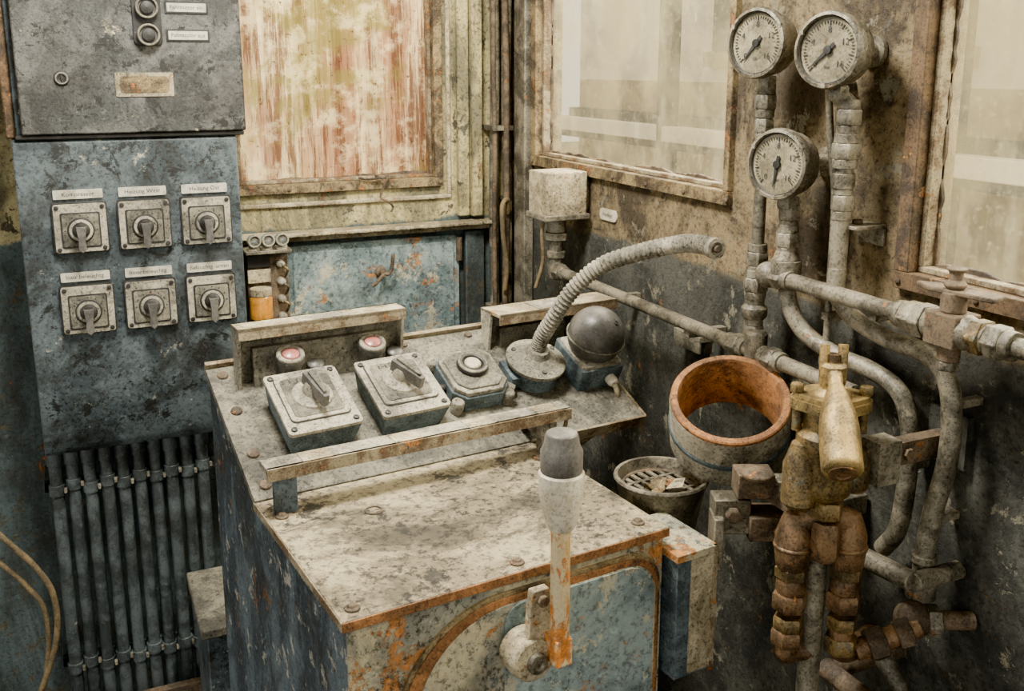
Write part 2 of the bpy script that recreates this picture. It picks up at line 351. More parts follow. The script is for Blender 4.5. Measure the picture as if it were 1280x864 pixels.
for z in (1.71,1.66):
    b.lathe((-.855,-.217,z),(0,-1,0),[(.021,0),(.021,.012),(.017,.015),(.015,.010),(.0001,.010)],'knob',28)
    b.torus((-.855,-.2315,z),(0,-1,0),.0185,.002,'panel',28)
    b.lathe((-.855,-.227,z),(0,-1,0),[(.013,0),(.012,.006),(.0001,.008)],'dark',24)
b.done()
b=B('name_plate',.0006)
for z,t in ((1.712,"Fahrmotor ein"),(1.660,"Fahrmotor aus")):
    b.prism(rrect(-.822,z-.011,-.742,z+.011,.001),0,.003,'dark',FB(0,-.2118,0)); b.prism(rrect(-.818,z-.008,-.746,z+.008,.001),.003,.004,'label',FB(0,-.2118,0)); b.text(t,FB(-.782,-.2162,z),.0105)
b.prism(rrect(-.92,1.545,-.815,1.59,.002),0,.002,'cream',FB(0,-.2118,0)); b.prism(rrect(-.912,1.552,-.823,1.583,.008),.002,.003,'frame',FB(0,-.2118,0)); b.done()
b=B('door_lock',.0008)
b.lathe((-1.012,-.2118,1.58),(0,-1,0),[(.014,0),(.013,.004),(.007,.005),(.006,.003),(.0001,.003)],'dark',20); b.torus((-1.012,-.2155,1.58),(0,-1,0),.010,.0015,'lite'); b.cbox((-1.012,-.2165,1.58),(.003,.004,.012),'dark'); b.done()

b=B('conduit_bundle',.001)
xs=[-1.095+i*.0325 for i in range(10)]
for i,x in enumerate(xs):
    y=-.12+random.uniform(-.006,.006)
    b.cyl((x,y,.12),(x,y,.829),.0130,'pipd',seg=16)
    b.cyl((x,y,.79),(x,y,.829),.016,'pipd',seg=16)
    for z in (.735,.32):
        b.cyl((x,y,z-.012+.01*(i%2)),(x,y,z+.012+.01*(i%2)),.0165,'pipd',seg=16)
        b.cbox((x+.016,y-.012,z+.01*(i%2)),(.006,.010,.010),'panel')
for z in (.735,.325): b.box((-1.12,-.10,z-.01),(-.78,-.09,z+.014),'pipd')
for x in (-1.12,-.785):
    for z in (.735,.325): b.box((x,-.10,z-.01),(x+.012,-.001,z+.014),'pipd')
b.done()
b=B('kick_rail'); b.box((-1.12,-.19,.235),(-.7,-.17,.26),'rustm'); b.box((-1.12,-.17,.235),(-.7,-.14,.24),'rustm')
for x in (-1.11,-.72): b.box((x,-.19,0),(x+.02,-.17,.235),'rustm')
b.done()
b=B('heater_box',.003); b.box((-.85,-.46,0),(-.60,-.24,.53),'cab'); b.box((-.862,-.475,.53),(-.60,-.23,.55),'panel'); b.done()
b=B('loose_cable')
b.tube([(-1.27,-.1,.80),(-1.22,-.16,.70),(-1.15,-.17,.60),(-1.12,-.17,.52),(-1.13,-.16,.40),(-1.2,-.14,.2),(-1.22,-.14,.012)],.006,'cable')
b.tube([(-1.30,-.08,.72),(-1.23,-.14,.63),(-1.17,-.15,.55),(-1.14,-.15,.47),(-1.16,-.14,.3),(-1.25,-.13,.012)],.005,'cable')
b.done()
b=B('fuse_holder',.001)
b.box((-.675,-.07,1.03),(-.585,-.001,1.20),'rustm'); b.box((-.68,-.10,1.198),(-.58,-.001,1.205),'pipe')
for x in (-.66,-.63,-.60):
    b.ball((x,-.085,1.226),.015,'glassg',seg=18); b.cyl((x,-.085,1.205),(x,-.085,1.215),.013,'lite')
    b.lathe((x,-.096,1.228),(0,-1,0),[(.013,0),(.013,.005),(.010,.006),(.010,.003),(.0001,.003)],'panel',18); b.torus((x,-.101,1.228),(0,1,0),.0125,.0018,'lite',20)
b.lathe((-.652,-.095,1.05),(0,0,1),[(.02,0),(.025,.004),(.025,.05),(.022,.056)],'amber',24)
b.cyl((-.652,-.095,1.106),(-.652,-.095,1.122),.024,'cream'); b.cyl((-.652,-.095,1.03),(-.652,-.095,1.05),.026,'dark')
b.cyl((-.652,-.07,1.08),(-.652,-.095,1.115),.012,'lite')
b.box((-.675,-.078,1.13),(-.625,-.070,1.16),'cream'); b.box((-.675,-.078,1.165),(-.625,-.070,1.195),'dark')
for z in (1.05,1.09,1.13,1.17):
    b.lathe((-.603,-.07,z),(0,-1,0),[(.009,0),(.009,.02),(.005,.025),(.0001,.025)],'lite',12)
    b.tube([(-.603,-.09,z),(-.592,-.10,z-.01),(-.594,-.08,z-.03)],.003,'brass')
b.done()
b=B('corner_cable_bundle')
for x,y,r in ((-.062,-.034,.012),(-.034,-.045,.012),(-.045,-.06,.008),(-.07,-.05,.006)):
    pts=[(x+random.uniform(-.003,.003),y+random.uniform(-.003,.0),z) for z in [0.0+.2*i for i in range(12)]]
    b.tube(pts,r,'pipe' if r>.01 else 'rustm',n=4)
for z in (1.0,1.45,1.8): b.box((-.08,-.065,z),(-.025,-.001,z+.012),'pipe')
b.tube([(-.055,-.08,1.06),(-.054,-.09,1.12),(-.066,-.095,1.2),(-.068,-.095,1.27),(-.052,-.09,1.285),(-.045,-.075,1.25)],.006,'cable')
b.done()

# ---------------------------------------------------------------- right wall fittings
b=B('junction_box',.006,3); b.box((-.115,-.43,1.29),(-.018,-.345,1.385),'cream'); b.box((-.12,-.435,1.283),(-.012,-.34,1.296),'pipe')
b.box((-.018,-.41,1.30),(-.001,-.365,1.37),'pipe')
b.cyl((-.07,-.39,1.25),(-.07,-.39,1.283),.02,'pipe'); b.hexn((-.07,-.39,1.245),(0,0,1),.026,.02,'pipe'); b.cyl((-.07,-.39,1.15),(-.07,-.39,1.24),.015,'pipe'); b.hexn((-.07,-.39,1.205),(0,0,1),.022,.016,'pipe')
b.tube([(-.10,-.39,1.285),(-.105,-.39,1.25),(-.10,-.385,1.19),(-.115,-.38,1.13)],.004,'cable'); b.done()
b=B('enamel_sign',.0005); b.prism(rrect(-.035,-.012,.035,.012,.011),0,.003,'white',FR(-.001,-.494,1.30)); b.text("Notlicht",FR(-.0045,-.494,1.30),.012); b.done()
b=B('cable_clip',.001); b.box((-.03,-.87,1.125),(-.001,-.79,1.135),'pipe'); b.box((-.03,-.87,1.105),(-.025,-.79,1.125),'pipe'); b.hexn((-.018,-.85,1.137),(0,0,1),.008,.006,'rustm'); b.done()

def gauge(c,needle,stem_to,r=.047,nrm=(-.966,-.26,.03)):
    b=B('pressure_gauge',.0008); T=frame(c,nrm,V3((0,0,1)).cross(V3(nrm))); b.M=T
    k=r/.047
    b.lathe((0,0,0),(0,0,1),[(.028*k,-.040),(.043*k,-.037),(.045*k,-.032),(.045*k,-.010),(.050*k,-.009),(.051*k,.000),(.049*k,.007),(.045*k,.008),(.043*k,.001),(.0001,.001)],'pipe',48)
    b.torus((0,0,.003),(0,0,1),.0432*k,.0012,'dark',48)
    b.lathe((0,0,.0015),(0,0,1),[(.0425*k,0),(.0001,.0005)],'face',48)
    for i in range(41):
        a=rad(225-270*i/40); big=i%5==0; L=.0065 if big else .004
        R=Matrix.Rotation(a,4,'Z')
        b.cbox(((.038-L/2)*k,0,.0025),(L,.0015 if big else .0008,.0006),'ink',R)
    for i in range(0,9,2):
        a=rad(225-270*i/8); b.text(str(i*2),Matrix.Translation((.026*k*math.cos(a),.026*k*math.sin(a),.0026)),.012)
    b.text("bar",Matrix.Translation((0,-.022*k,.0026)),.007)
    b.prism([(-.012,-.0025),(-.012,.0025),(.0,.003),(.033*k,.0005),(.033*k,-.0005),(.0,-.003)],.0032,.0042,'ink',Matrix.Rotation(rad(needle),4,'Z'))
    b.lathe((0,0,.003),(0,0,1),[(.006,0),(.0055,.003),(.0001,.0035)],'dark',14)
    for a in (30,150,270):
        b.cbox((0.046*k*math.cos(rad(a)),.046*k*math.sin(rad(a)),.006),(.006,.006,.004),'pipe')
    b.M=Matrix.Identity(4); cc=V3(c)-V3(nrm).normalized()*.026
    b.cyl(cc,(-.0015,cc.y,cc.z),.012,'pipe'); b.cyl((-.008,cc.y,cc.z),(-.0015,cc.y,cc.z),.022,'pipe')
    b.hexn((cc.x,cc.y,cc.z-r-.008),(0,0,1),.015,.02,'pipe'); b.cyl((cc.x,cc.y,cc.z-r*.8),(cc.x,cc.y,stem_to),.008,'pipe')
    b.done(); return cc
g1=gauge((-.092,-1.068,1.634),230,1.575); g2=gauge((-.088,-1.212,1.622),222,1.56); g3=gauge((-.098,-1.136,1.466),262,1.40)
def coupling(b,p,ax,r=.02,m='pipe'):
    ax=V3(ax).normalized(); p=V3(p)
    b.hexn(p,ax,r,.022,m); b.lathe(p+ax*.011,ax,[(r*.85,0),(r*.8,.012)],m,18); b.lathe(p-ax*.011,-ax,[(r*.85,0),(r*.8,.012)],m,18)
X=-.075
b=B('gauge_pipework',.0008)
x,y=g1.x,g1.y
b.cyl((x,y,1.50),(x,y,1.575),.010,'pipe'); coupling(b,(x,y,1.55),(0,0,1),.017); coupling(b,(x,y,1.515),(0,0,1),.015); b.cyl((x,y,1.19),(x,y,1.50),.0095,'pipe')
coupling(b,(x,y,1.315),(0,0,1),.018); coupling(b,(x,y,1.275),(0,0,1),.020); b.lathe((x,y,1.22),(0,0,1),[(.016,0),(.02,.006),(.02,.018),(.015,.024),(.015,.05)],'pipe',20)
coupling(b,(x,y,1.20),(0,0,1),.017)
x,y=g2.x+.005,g2.y-.018
b.tube([(g2.x,g2.y,1.565),(x,y-.0,1.55),(x,y,1.53)],.012,'pipe',n=4); b.cyl((x,y,1.31),(x,y,1.55),.0118,'pipe')
coupling(b,(x,y,1.535),(0,0,1),.018); coupling(b,(x,y,1.49),(0,0,1),.02); coupling(b,(x,y,1.42),(0,0,1),.016); b.cyl((x,y,1.44),(x,y,1.46),.015,'pipe')
b.tube([(x,y,1.33),(x,y-.002,1.295),(x+.01,y-.025,1.265),(x+.012,-1.31,1.25),(x+.012,-1.375,1.247),(x+.012,-1.412,1.222),(x+.012,-1.424,1.17),(x+.012,-1.422,1.11),(x+.012,-1.408,1.04),(x+.012,-1.402,.97),(x+.012,-1.402,.93)],.0125,'pipe')
xx=x+.012
b.cyl((xx,-1.402,.925),(xx,-1.402,.95),.019,'pipe'); b.cyl((xx,-1.402,.975),(xx,-1.402,.985),.016,'pipe')
for z,yy in ((1.19,-1.424),(1.03,-1.407)): b.box((xx-.003,yy-.006,z),(-.001,yy+.006,z+.010),'pipe')
x,y=g3.x+.005,g3.y
b.cyl((x,y,1.28),(x,y,1.41),.010,'pipe'); coupling(b,(x,y,1.395),(0,0,1),.016); coupling(b,(x,y,1.355),(0,0,1),.018); b.cyl((x,y,1.305),(x,y,1.325),.022,'pipe'); b.lathe((x,y,1.325),(0,0,1),[(.02,0),(.013,.02)],'pipe',20)
b.tube([(x,y,1.30),(x+.003,y-.012,1.255),(x+.01,y-.04,1.222),(x+.02,-1.225,1.203),(x+.03,-1.28,1.196),(x+.035,-1.325,1.18),(x+.035,-1.347,1.145),(x+.035,-1.352,1.10),(x+.035,-1.35,1.03),(x+.035,-1.342,.985),(x+.035,-1.32,.95)],.0125,'pipe')
b.box((x+.03,-1.358,1.08),(-.001,-1.346,1.09),'pipe')
z=1.298
b.cyl((X,-1.10,z),(X,-1.75,z),.0115,'pipe'); b.ball((X,-1.10,z),.02,'pipe'); coupling(b,(X,-1.128,z),(0,1,0),.018); coupling(b,(X,-1.376,z),(0,1,0),.021)
coupling(b,(X,-1.50,z),(0,1,0),.021)
b.box((X-.004,-1.32,z-.02),(-.001,-1.308,z-.008),'pipe'); b.box((X-.004,-1.60,z-.02),(-.001,-1.588,z-.008),'pipe')
z=1.172
b.cyl((X,-.405,z),(X,-1.29,z),.0115,'pipe'); coupling(b,(X,-.42,z),(0,1,0),.018); coupling(b,(X,-1.035,z),(0,1,0),.019); coupling(b,(X,-1.12,z),(0,1,0),.019)
b.lathe((X,-1.08,z-.02),(0,0,1),[(.014,0),(.017,.005),(.017,.05),(.013,.055)],'pipe',18)
for yy in (-.62,-.90): b.box((X-.004,yy-.008,z-.022),(-.001,yy+.008,z-.010),'pipe')
b.done()
b=B('sense_tube',.0005)
b.tube([(-.02,-1.165,1.575),(-.05,-1.172,1.59),(-.06,-1.185,1.57),(-.055,-1.19,1.50),(-.05,-1.20,1.42),(-.05,-1.202,1.30),(-.05,-1.203,1.19)],.005,'pipe')
b.hexn((-.05,-1.203,1.19),(0,0,1),.010,.014,'pipe'); b.cyl((-.02,-1.165,1.575),(-.001,-1.165,1.575),.009,'pipe'); b.box((-.056,-1.21,1.25),(-.001,-1.196,1.262),'pipe'); b.done()
b=B('stop_valve',.002)
z=1.298; y=-1.435
b.cbox((X,y,z),(.042,.045,.040),'rustm'); b.lathe((X,y+.03,z),(0,1,0),[(.022,-.01),(.016,.012)],'pipe',20); b.hexn((X,y+.04,z),(0,1,0),.023,.018,'pipe'); b.lathe((X,y-.03,z),(0,-1,0),[(.022,-.01),(.016,.012)],'pipe',20); b.hexn((X,y-.042,z),(0,1,0),.022,.018,'brass')
b.cyl((X,y,z+.02),(X,y,z+.045),.015,'rustm'); b.prism([(-.055,-.012),(.03,-.020),(.055,-.006),(.03,.012),(-.055,.014)],0,.006,'rustm',Matrix.Translation((X,y,z+.042))@Matrix.Rotation(rad(100),4,'Z'))
b.lathe((X,y,z+.048),(0,0,1),[(.010,0),(.014,.005),(.008,.011),(.008,.02),(.013,.024),(.0001,.029)],'rustm',16)
b.cyl((X,y,z-.022),(X,y,z-.04),.013,'rustm'); b.hexn((X,y,z-.045),(0,0,1),.014,.012,'pipe'); b.done()
b=B('wall_bracket',.001); b.prism([(0,0),(.055,0),(.055,.04),(.03,.05),(0,.05)],0,.005,'pipe',Matrix.Translation((-.056,-1.25,1.385))); b.box((-.006,-1.25,1.36),(-.001,-1.20,1.385),'pipe'); b.lathe((-.03,-1.225,1.39),(0,0,1),[(.008,0),(.007,.006)],'rustm',6); b.done()

b=B('rusted_pipe_collar',.001)
cc=V3((-.158,-1.132,1.128)); ax=V3((-.30,-.39,.87)).normalized()
b.lathe(cc,ax,[(.086,-.095),(.087,-.002),(.085,0),(.077,0),(.075,-.003),(.074,-.095)],'rusto',56,True)
b.lathe(cc,ax,[(.0868,-.096),(.0885,-.094),(.0885,-.012),(.0872,-.006),(.0872,-.096)],'lite',56,True)
b.lathe(cc,ax,[(.0885,-.060),(.0905,-.058),(.0905,-.052),(.0885,-.050)],'blu',56,True)
b.box((-.085,-1.15,.985),(-.001,-1.11,1.02),'pipe'); b.cyl((-.085,-1.13,1.0),(-.11,-1.10,1.04),.012,'rustm'); b.done()
b=B('pipe_clamp',.003)
T=Matrix.Translation((-.175,-1.245,.985))@Matrix.Rotation(rad(-24),4,'Z')
b.cbox((.01,0,0),(.075,.05,.035),'rustm',T); b.cbox((-.05,0,.015),(.05,.035,.05),'pipe',T); b.cbox((-.07,-.01,-.02),(.014,.04,.075),'pipe',T)
b.cbox((-.02,0,.06),(.05,.04,.035),'rustm',T); b.cbox((.05,0,.055),(.09,.03,.022),'pipe',T)
b.M=T; b.hexn((.015,-.03,.0),(0,1,0),.012,.012,'brass'); b.hexn((-.05,-.022,.02),(0,1,0),.011,.012,'rustm'); b.lathe((-.02,-.02,.075),(0,0,1),[(.02,0),(.022,.006),(.012,.012)],'rustm',14); b.M=Matrix.Identity(4)
b.cbox((-.09,-1.245,.985),(.17,.03,.03),'pipe'); b.done()

# ---------------------------------------------------------------- driver's brake valve
b=B('brake_valve',.0012)
VX,VY=-.2,-1.38; T=Matrix.Translation((VX,VY,0))@Matrix.Rotation(-YAW,4,'Z'); b.M=T
Z=(0,0,1)
b.lathe((0,0,1.085),Z,[(.022,0),(.030,.008),(.034,.02),(.034,.060),(.038,.068),(.038,.082),(.030,.09),(.030,.115)],'brass',28)
b.lathe((-.033,-.005,1.075),Z,[(.016,0),(.021,.006),(.021,.055),(.017,.066),(.012,.082),(.0001,.085)],'brass',22)
b.lathe((.034,-.002,1.095),Z,[(.014,0),(.018,.006),(.018,.04),(.012,.052)],'brass',20)
pl=[]
for i in range(72):
    a=2*math.pi*i/72; r=.039+.009*max(0,math.cos(2*a+.3))**2; pl.append((r*math.cos(a),r*math.sin(a)))
b.prism(pl,1.200,1.212,'brassy'); b.prism([(x*.93,y*.93) for x,y in pl],1.212,1.218,'brassy')
for a in (-.15,math.pi-.15,1.4):
    b.hexn((.040*math.cos(a),.040*math.sin(a),1.223),Z,.0085,.011,'brassy')
    b.cyl((.038*math.cos(a),.038*math.sin(a),1.17),(.038*math.cos(a),.038*math.sin(a),1.20),.006,'brass')
b.lathe((0,0,1.215),Z,[(.024,0),(.021,.006),(.014,.010),(.012,.025)],'brassy',24)
b.M=Matrix.Identity(4)
h0=V3((VX,VY,1.247)); e=V3((-.262,-1.472,1.163))
ax=(e-h0)
def lr(t):
    if t<.28: return .0120-.0035*math.sin(t/.28*math.pi/2)
    s=(t-.28)/.72
    return .0085+.0145*math.sin(min(1,s*1.9)*math.pi/2) if s<.93 else .023*(1-.22*((s-.93)/.07)**2)
b.tube([h0+V3((.006,.007,.004)),h0+ax*.2+V3((0,0,.008)),h0+ax*.5+V3((0,0,.006)),h0+ax*.8,e],.02,'brassy',n=10,rf=lr,seg=22)
b.lathe(e+ax.normalized()*.0,ax,[(.016,0),(.0155,.002),(.009,.003),(.008,.0015),(.0001,.0015)],'copper',22)
b.lathe(h0-V3((0,0,.02)),Z,[(.014,0),(.016,.006),(.016,.026),(.012,.030)],'brassy',20)
b.cyl(h0+V3((0,0,.008)),h0+V3((0,0,.020)),.007,'copper')
for i in (-1,1):
    q=Rt*.011*i; b.cyl(h0+q,h0+q+V3((.004,.005,.030)),.006,'brassy',seg=14)
b.M=T
b.lathe((0,0,1.04),Z,[(.018,0),(.020,.01),(.020,.04),(.024,.05)],'brass',20)
b.hexn((.0,-.012,1.075),Z,.02,.022,'brass'); b.hexn((.0,-.016,1.035),Z,.018,.05,'copper')
b.tube([(-.032,0,1.05),(-.01,0,1.062),(.01,0,1.062),(.034,0,1.05)],.017,'copper')
for sx,zb in ((-.034,.905),(.034,.895)):
    b.lathe((sx,0,.985),Z,[(.015,0),(.020,.008),(.0225,.03),(.0225,.05),(.017,.068),(.012,.08),(.0001,.085)],'copper',24)
    b.torus((sx,0,1.02),Z,.0215,.003,'copper')
    b.hexn((sx,0,.985),Z,.021,.016,'brass'); b.lathe((sx,0,.955),Z,[(.016,0),(.018,.004),(.018,.02),(.014,.026)],'copper',20)
    b.hexn((sx,0,.945),Z,.022,.024,'copper'); b.hexn((sx,0,.915),Z,.019,.018,'brass'); b.cyl((sx,0,zb-.02),(sx,0,.91),.016,'copper',seg=16)
    b.hexn((sx,0,zb-.01),Z,.021,.022,'copper' if sx<0 else 'brass')
b.cyl((0,.012,0.001),(0,.012,1.05),.014,'pipe')
b.tube([(.034,0,.895),(.034,.002,.875),(.05,.01,.868),(.09,.04,.872)],.014,'copper')
b.tube([(-.034,0,.895),(-.034,0,.872),(-.02,.01,.868),(.0,.012,.868)],.014,'copper')
b.M=Matrix.Identity(4)
b.box((-.17,-1.40,1.115),(-.001,-1.38,1.145),'rustm'); b.cbox((-.135,-1.402,1.13),(.035,.03,.055),'pipe'); b.box((-.012,-1.42,1.10),(-.001,-1.36,1.17),'wallr'); b.hexn((-.09,-1.402,1.13),(0,1,0),.008,.008,'rustm')
b.box((-.18,-1.36,1.02),(-.15,-1.25,1.045),'rustm')
b.done()
b=B('low_pipework',.001)
b.tube([(-.075,-1.31,.95),(-.08,-1.34,.955),(-.08,-1.42,.962)],.014,'pipe')
b.cyl((-.15,-1.40,.872),(-.075,-1.43,.905),.0135,'copper'); b.hexn((-.125,-1.41,.883),(.8,-.35,.3),.022,.024,'rustm'); b.hexn((-.095,-1.425,.897),(.8,-.35,.3),.020,.02,'rustm')
b.ball((-.07,-1.415,.905),.024,'rustm'); b.cyl((-.07,-1.415,.905),(-.002,-1.45,.905),.012,'rustm'); b.hexn((-.05,-1.428,.905),(1,-.5,0),.021,.018,'pipe')
b.cyl((-.13,-1.33,.80),(-.13,-1.75,.80),.014,'rustm'); b.hexn((-.13,-1.43,.80),(0,1,0),.022,.025,'rustm'); b.cyl((-.13,-1.34,.80),(-.002,-1.34,.80),.012,'rustm')
b.cyl((-.075,-1.31,0.001),(-.075,-1.31,.95),.0125,'pipe'); b.cyl((-.08,-1.42,.962),(-.002,-1.42,.962),.012,'pipe')
b.cyl((-.10,-1.40,.85),(-.06,-1.50,.70),.012,'pipe'); b.cyl((-.06,-1.5,.001),(-.06,-1.5,.70),.012,'pipe')
b.done()

# ---------------------------------------------------------------- control console
S=.85; A=rad(5.8)
K=Matrix.Translation((-.777,-1.277,.24))@Matrix.Rotation(A,4,'Z')@Matrix.Scale(S,4)
FL=-.2823
W=.528; SL=math.atan2(.145,.315)
b=B('control_console',.003); b.M=K
def sweepu(prof,u0,u1,m):
    n=len(prof); vs=[(u0,y,z) for y,z in prof]+[(u1,y,z) for y,z in prof]
    b.add(vs,[tuple(range(n))[::-1],tuple(range(n,2*n))]+[(i,(i+1)%n,n+(i+1)%n,n+i) for i in range(n)],m)
sweepu([(0.004,FL),(.004,.888),(.41,.888),(.72,1.03),(.72,FL)],.004,W-.004,'con')
b.box((.004,-.001,FL),(W-.004,.004,.888),'conf')
b.box((-.003,-.005,.888),(W+.003,.412,.899),'top')
b.box((-.004,-.007,.884),(W+.004,-.003,.898),'rusto'); b.box((-.005,-.005,.884),(-.001,.41,.898),'edge'); b.box((W+.001,-.005,.884),(W+.005,.41,.898),'edge')
for u,v in ((.02,.02),(W-.03,.03),(.02,.33),(W-.03,.33),(.27,.016)):
    b.lathe((u,v,.899),(0,0,1),[(.011,0),(.011,.003),(.007,.004),(.006,.007),(.0001,.008)],'rustm',12)
b.torus((.155,.278,.9),(0,0,1),.014,.0016,'rustm')
Sl=Matrix.Translation((0,.41,.893))@Matrix.Rotation(SL,4,'X')
PW=.80
b.box((-.004,-.004,0),(PW,.345,.012),'panel',Sl); b.box((-.004,.335,.012),(PW,.345,.022),'edge',Sl); b.box((PW-.004,-.004,-.01),(PW+.002,.345,.014),'edge',Sl); b.box((W,-.007,-.012),(PW,-.002,.014),'edge',Sl)
b.box((W,.02,-.03),(.56,.30,0),'con',Sl)
k=b.M; b.M=K@Sl
for t in (.025,.10,.21,.31):
    b.lathe((.022,t,.012),(0,0,1),[(.011,0),(.010,.004),(.006,.006),(.0001,.007)],'rustm',12)
for u in (.395,.545,.78):
    b.lathe((u,.32,.012),(0,0,1),[(.009,0),(.008,.004),(.0001,.006)],'rustm',12)
b.M=K
b.box((.0,.330,.973),(.57,.376,.983),'lite'); b.box((.0,.328,.962),(.57,.337,.983),'edge')
for u in (.06,.22,.36,.50): b.box((u,.333,.983),(u+.05,.372,.9845),'cream')
b.box((.012,.34,.899),(.05,.35,.975),'con'); b.box((.512,.34,.899),(.545,.36,.975),'lite'); b.box((.515,.36,.93),(.55,.45,.942),'rustm')
b.torus((.56,.36,.945),(0,1,0),.018,.004,'rustm')
for n_,(u0,u1,z,v0) in enumerate(((.04,.37,1.135,.622),(.565,.86,1.102,.590))):
    b.box((u0,v0,z-.007),(u1,.675,z),'cream'); b.box((u0,.669,z-.034),(u1,.675,z),'cream'); b.box((u0,v0,z-.022),(u1,v0+.004,z),'edge')
    uu2=u1-.006 if u1<PW else PW-.012
    for uu in (u0,uu2): b.prism([(.630,z-.001),(.672,z-.001),(.672,1.02),(.645,1.005)],0,.006,'lite',Matrix.Translation((uu,0,0))@Matrix(((0,0,1,0),(1,0,0,0),(0,1,0,0),(0,0,0,1))))
    b.box(((u0+u1)/2-.05,v0+.004,z-.0005),((u0+u1)/2+.05,.66,z+.0015),'lite')
    b.box((u0+.004,.662,1.015),(uu2+.003,.669,z-.006),'panel')
    b.box((u0+.03,.645,1.008),(uu2-.03,.663,z-.045),'panel')
F=Matrix(((1,0,0,0),(0,0,-1,-.001),(0,1,0,0),(0,0,0,1)))
def arcpanel(x0,x1,y0,y1,rl,rr):
    out=[(x0,y0),(x1,y0)]
    for i in range(9):
        t=rad(90*i/8); out.append((x1-rr+rr*math.cos(t),y1-rr+rr*math.sin(t)))
    for i in range(15):
        t=rad(90+90*i/14); out.append((x0+rl+rl*math.cos(t),y1-rl+rl*math.sin(t)))
    return out
b.prism(arcpanel(.064,W-.012,FL+.06,.872,.17,.06),0,.006,'frame',F)
b.prism(arcpanel(.070,W-.018,FL+.068,.866,.164,.056),.006,.009,'rusto',F)
b.prism(arcpanel(.092,W-.024,FL+.075,.856,.150,.054),.009,.0115,'conf',F)
b.prism(arcpanel(.232,W-.030,FL+.09,.856,.03,.052),.0115,.0150,'cond',F)
for z in (.3,.66): b.cyl((.045,-.01,z),(.045,-.01,z+.07),.008,'rusto')
b.box((W+.004,-.03,.645),(W+.078,.10,.850),'blu'); b.box((W+.0,-.034,.85),(W+.082,.104,.862),'conf'); b.box((W+.074,-.034,.645),(W+.082,-.028,.862),'edge')
b.box((W+.03,-.033,.65),(W+.074,-.029,.85),'cream')
b.box((W+.074,-.034,.64),(W+.081,.10,.66),'rusto'); b.box((W+.078,-.028,.66),(W+.082,.10,.85),'cream')
b.done()
def onp(u,t): return K@Sl@Matrix.Translation((u,t,.012))
for u,t,lv in ((.139,.150,-84),(.312,.150,-70)):
    b=B('control_switch',.002); b.M=onp(u,t)@Matrix.Rotation(rad(1.5),4,'Z')
    s=.066; q=.076; H=.052
    vs=[(-s*.86,-q*.9,0),(s*.86,-q*.9,0),(s*.86,q*.8,0),(-s*.86,q*.8,0),(-s,-q,H),(s,-q,H),(s,q,H),(-s,q,H)]
    b.add(vs,[(0,3,2,1),(4,5,6,7),(0,1,5,4),(1,2,6,5),(2,3,7,6),(3,0,4,7)],'blu')
    b.prism(rrect(-s*1.03,-q*1.03,s*1.03,q*1.03,.008),H,H+.007,'lite')
    b.prism(rrect(-s*.84,-q*.70,s*.84,q*.86,.010),H+.007,H+.009,'dark'); b.prism(rrect(-s*.82,-q*.68,s*.82,q*.84,.010),H+.007,H+.011,'lite'); b.prism(rrect(-s*.70,-q*.58,s*.70,q*.74,.010),H+.011,H+.0125,'panel')
    b.lathe((0,.004,H+.0115),(0,0,1),[(.038,0),(.036,.005),(.026,.006),(.019,.011),(.017,.022),(.013,.030)],'lite',32)
    a=rad(lv); R=Matrix.Translation((0,.004,H+.028))@Matrix.Rotation(a,4,'Z')
    b.prism([(-.022,-.013),(.010,-.010),(.034,-.007),(.050,-.005),(.050,.005),(.034,.007),(.010,.010),(-.022,.013)],0,.024,'knob',R)
    b.prism([(-.016,-.006),(.042,-.003),(.042,.003),(-.016,.006)],.024,.029,'panel',R)
    for i in (-1,1):
        for j in (-1,1): b.lathe((i*s*.86,j*q*.88,H+.007),(0,0,1),[(.006,0),(.005,.003),(.0001,.004)],'dark',10)
    for i in range(-2,3): b.cbox((i*.014,q*.62,H+.0128),(.003,.008,.001),'ink')
    b.cyl((-.03,q*.86,.02),(-.03,q*.86+.025,.02),.012,'blu')
    b.done()
b=B('push_button_box',.002); b.M=onp(.474,.168)
oc=[(-.040,-.066),(.040,-.066),(.062,-.042),(.062,.042),(.040,.066),(-.040,.066),(-.062,.042),(-.062,-.042)]
b.prism(oc,0,.034,'blu'); b.prism([(x*.94,y*.94) for x,y in oc],.034,.044,'lite'); b.prism([(x*.8,y*.8) for x,y in oc],.044,.048,'panel')
for i in (-1,1):
    for j in (-1,1):
        b.lathe((i*.056,j*.060,0),(0,0,1),[(.013,0),(.013,.024),(.010,.028),(.006,.028),(.005,.024)],'lite',16)
b.lathe((0,.006,.048),(0,0,1),[(.032,0),(.032,.008),(.027,.012),(.021,.012),(.019,.006)],'dark',32); b.torus((0,.006,.058),(0,0,1),.028,.003,'lite'); b.lathe((0,.006,.048),(0,0,1),[(.0165,0),(.0165,.010),(.014,.013),(.0001,.0135)],'white',28)
b.cyl((-.055,-.01,.018),(-.075,-.01,.018),.010,'dark'); b.cyl((.060,-.03,.018),(.078,-.045,.014),.010,'lite'); b.done()
for u in (.135,.299):
    b=B('signal_lamp',.001); b.M=onp(u,.272)
    b.lathe((0,0,0),(0,0,1),[(.027,0),(.027,.008),(.023,.012),(.023,.046),(.027,.048),(.027,.060),(.020,.062)],'knob',28)
    b.lathe((0,0,.060),(0,0,1),[(.0175,0),(.016,.006),(.010,.009),(.0001,.010)],'red',24); b.torus((0,0,.062),(0,0,1),.022,.005,'lite')
    b.lathe((.052,.0,0),(0,0,1),[(.014,0),(.014,.02),(.017,.022),(.017,.032),(.012,.036),(.0001,.037)],'knob',18); b.done()
b=B('gooseneck_lamp',.001); b.M=onp(.618,.165)
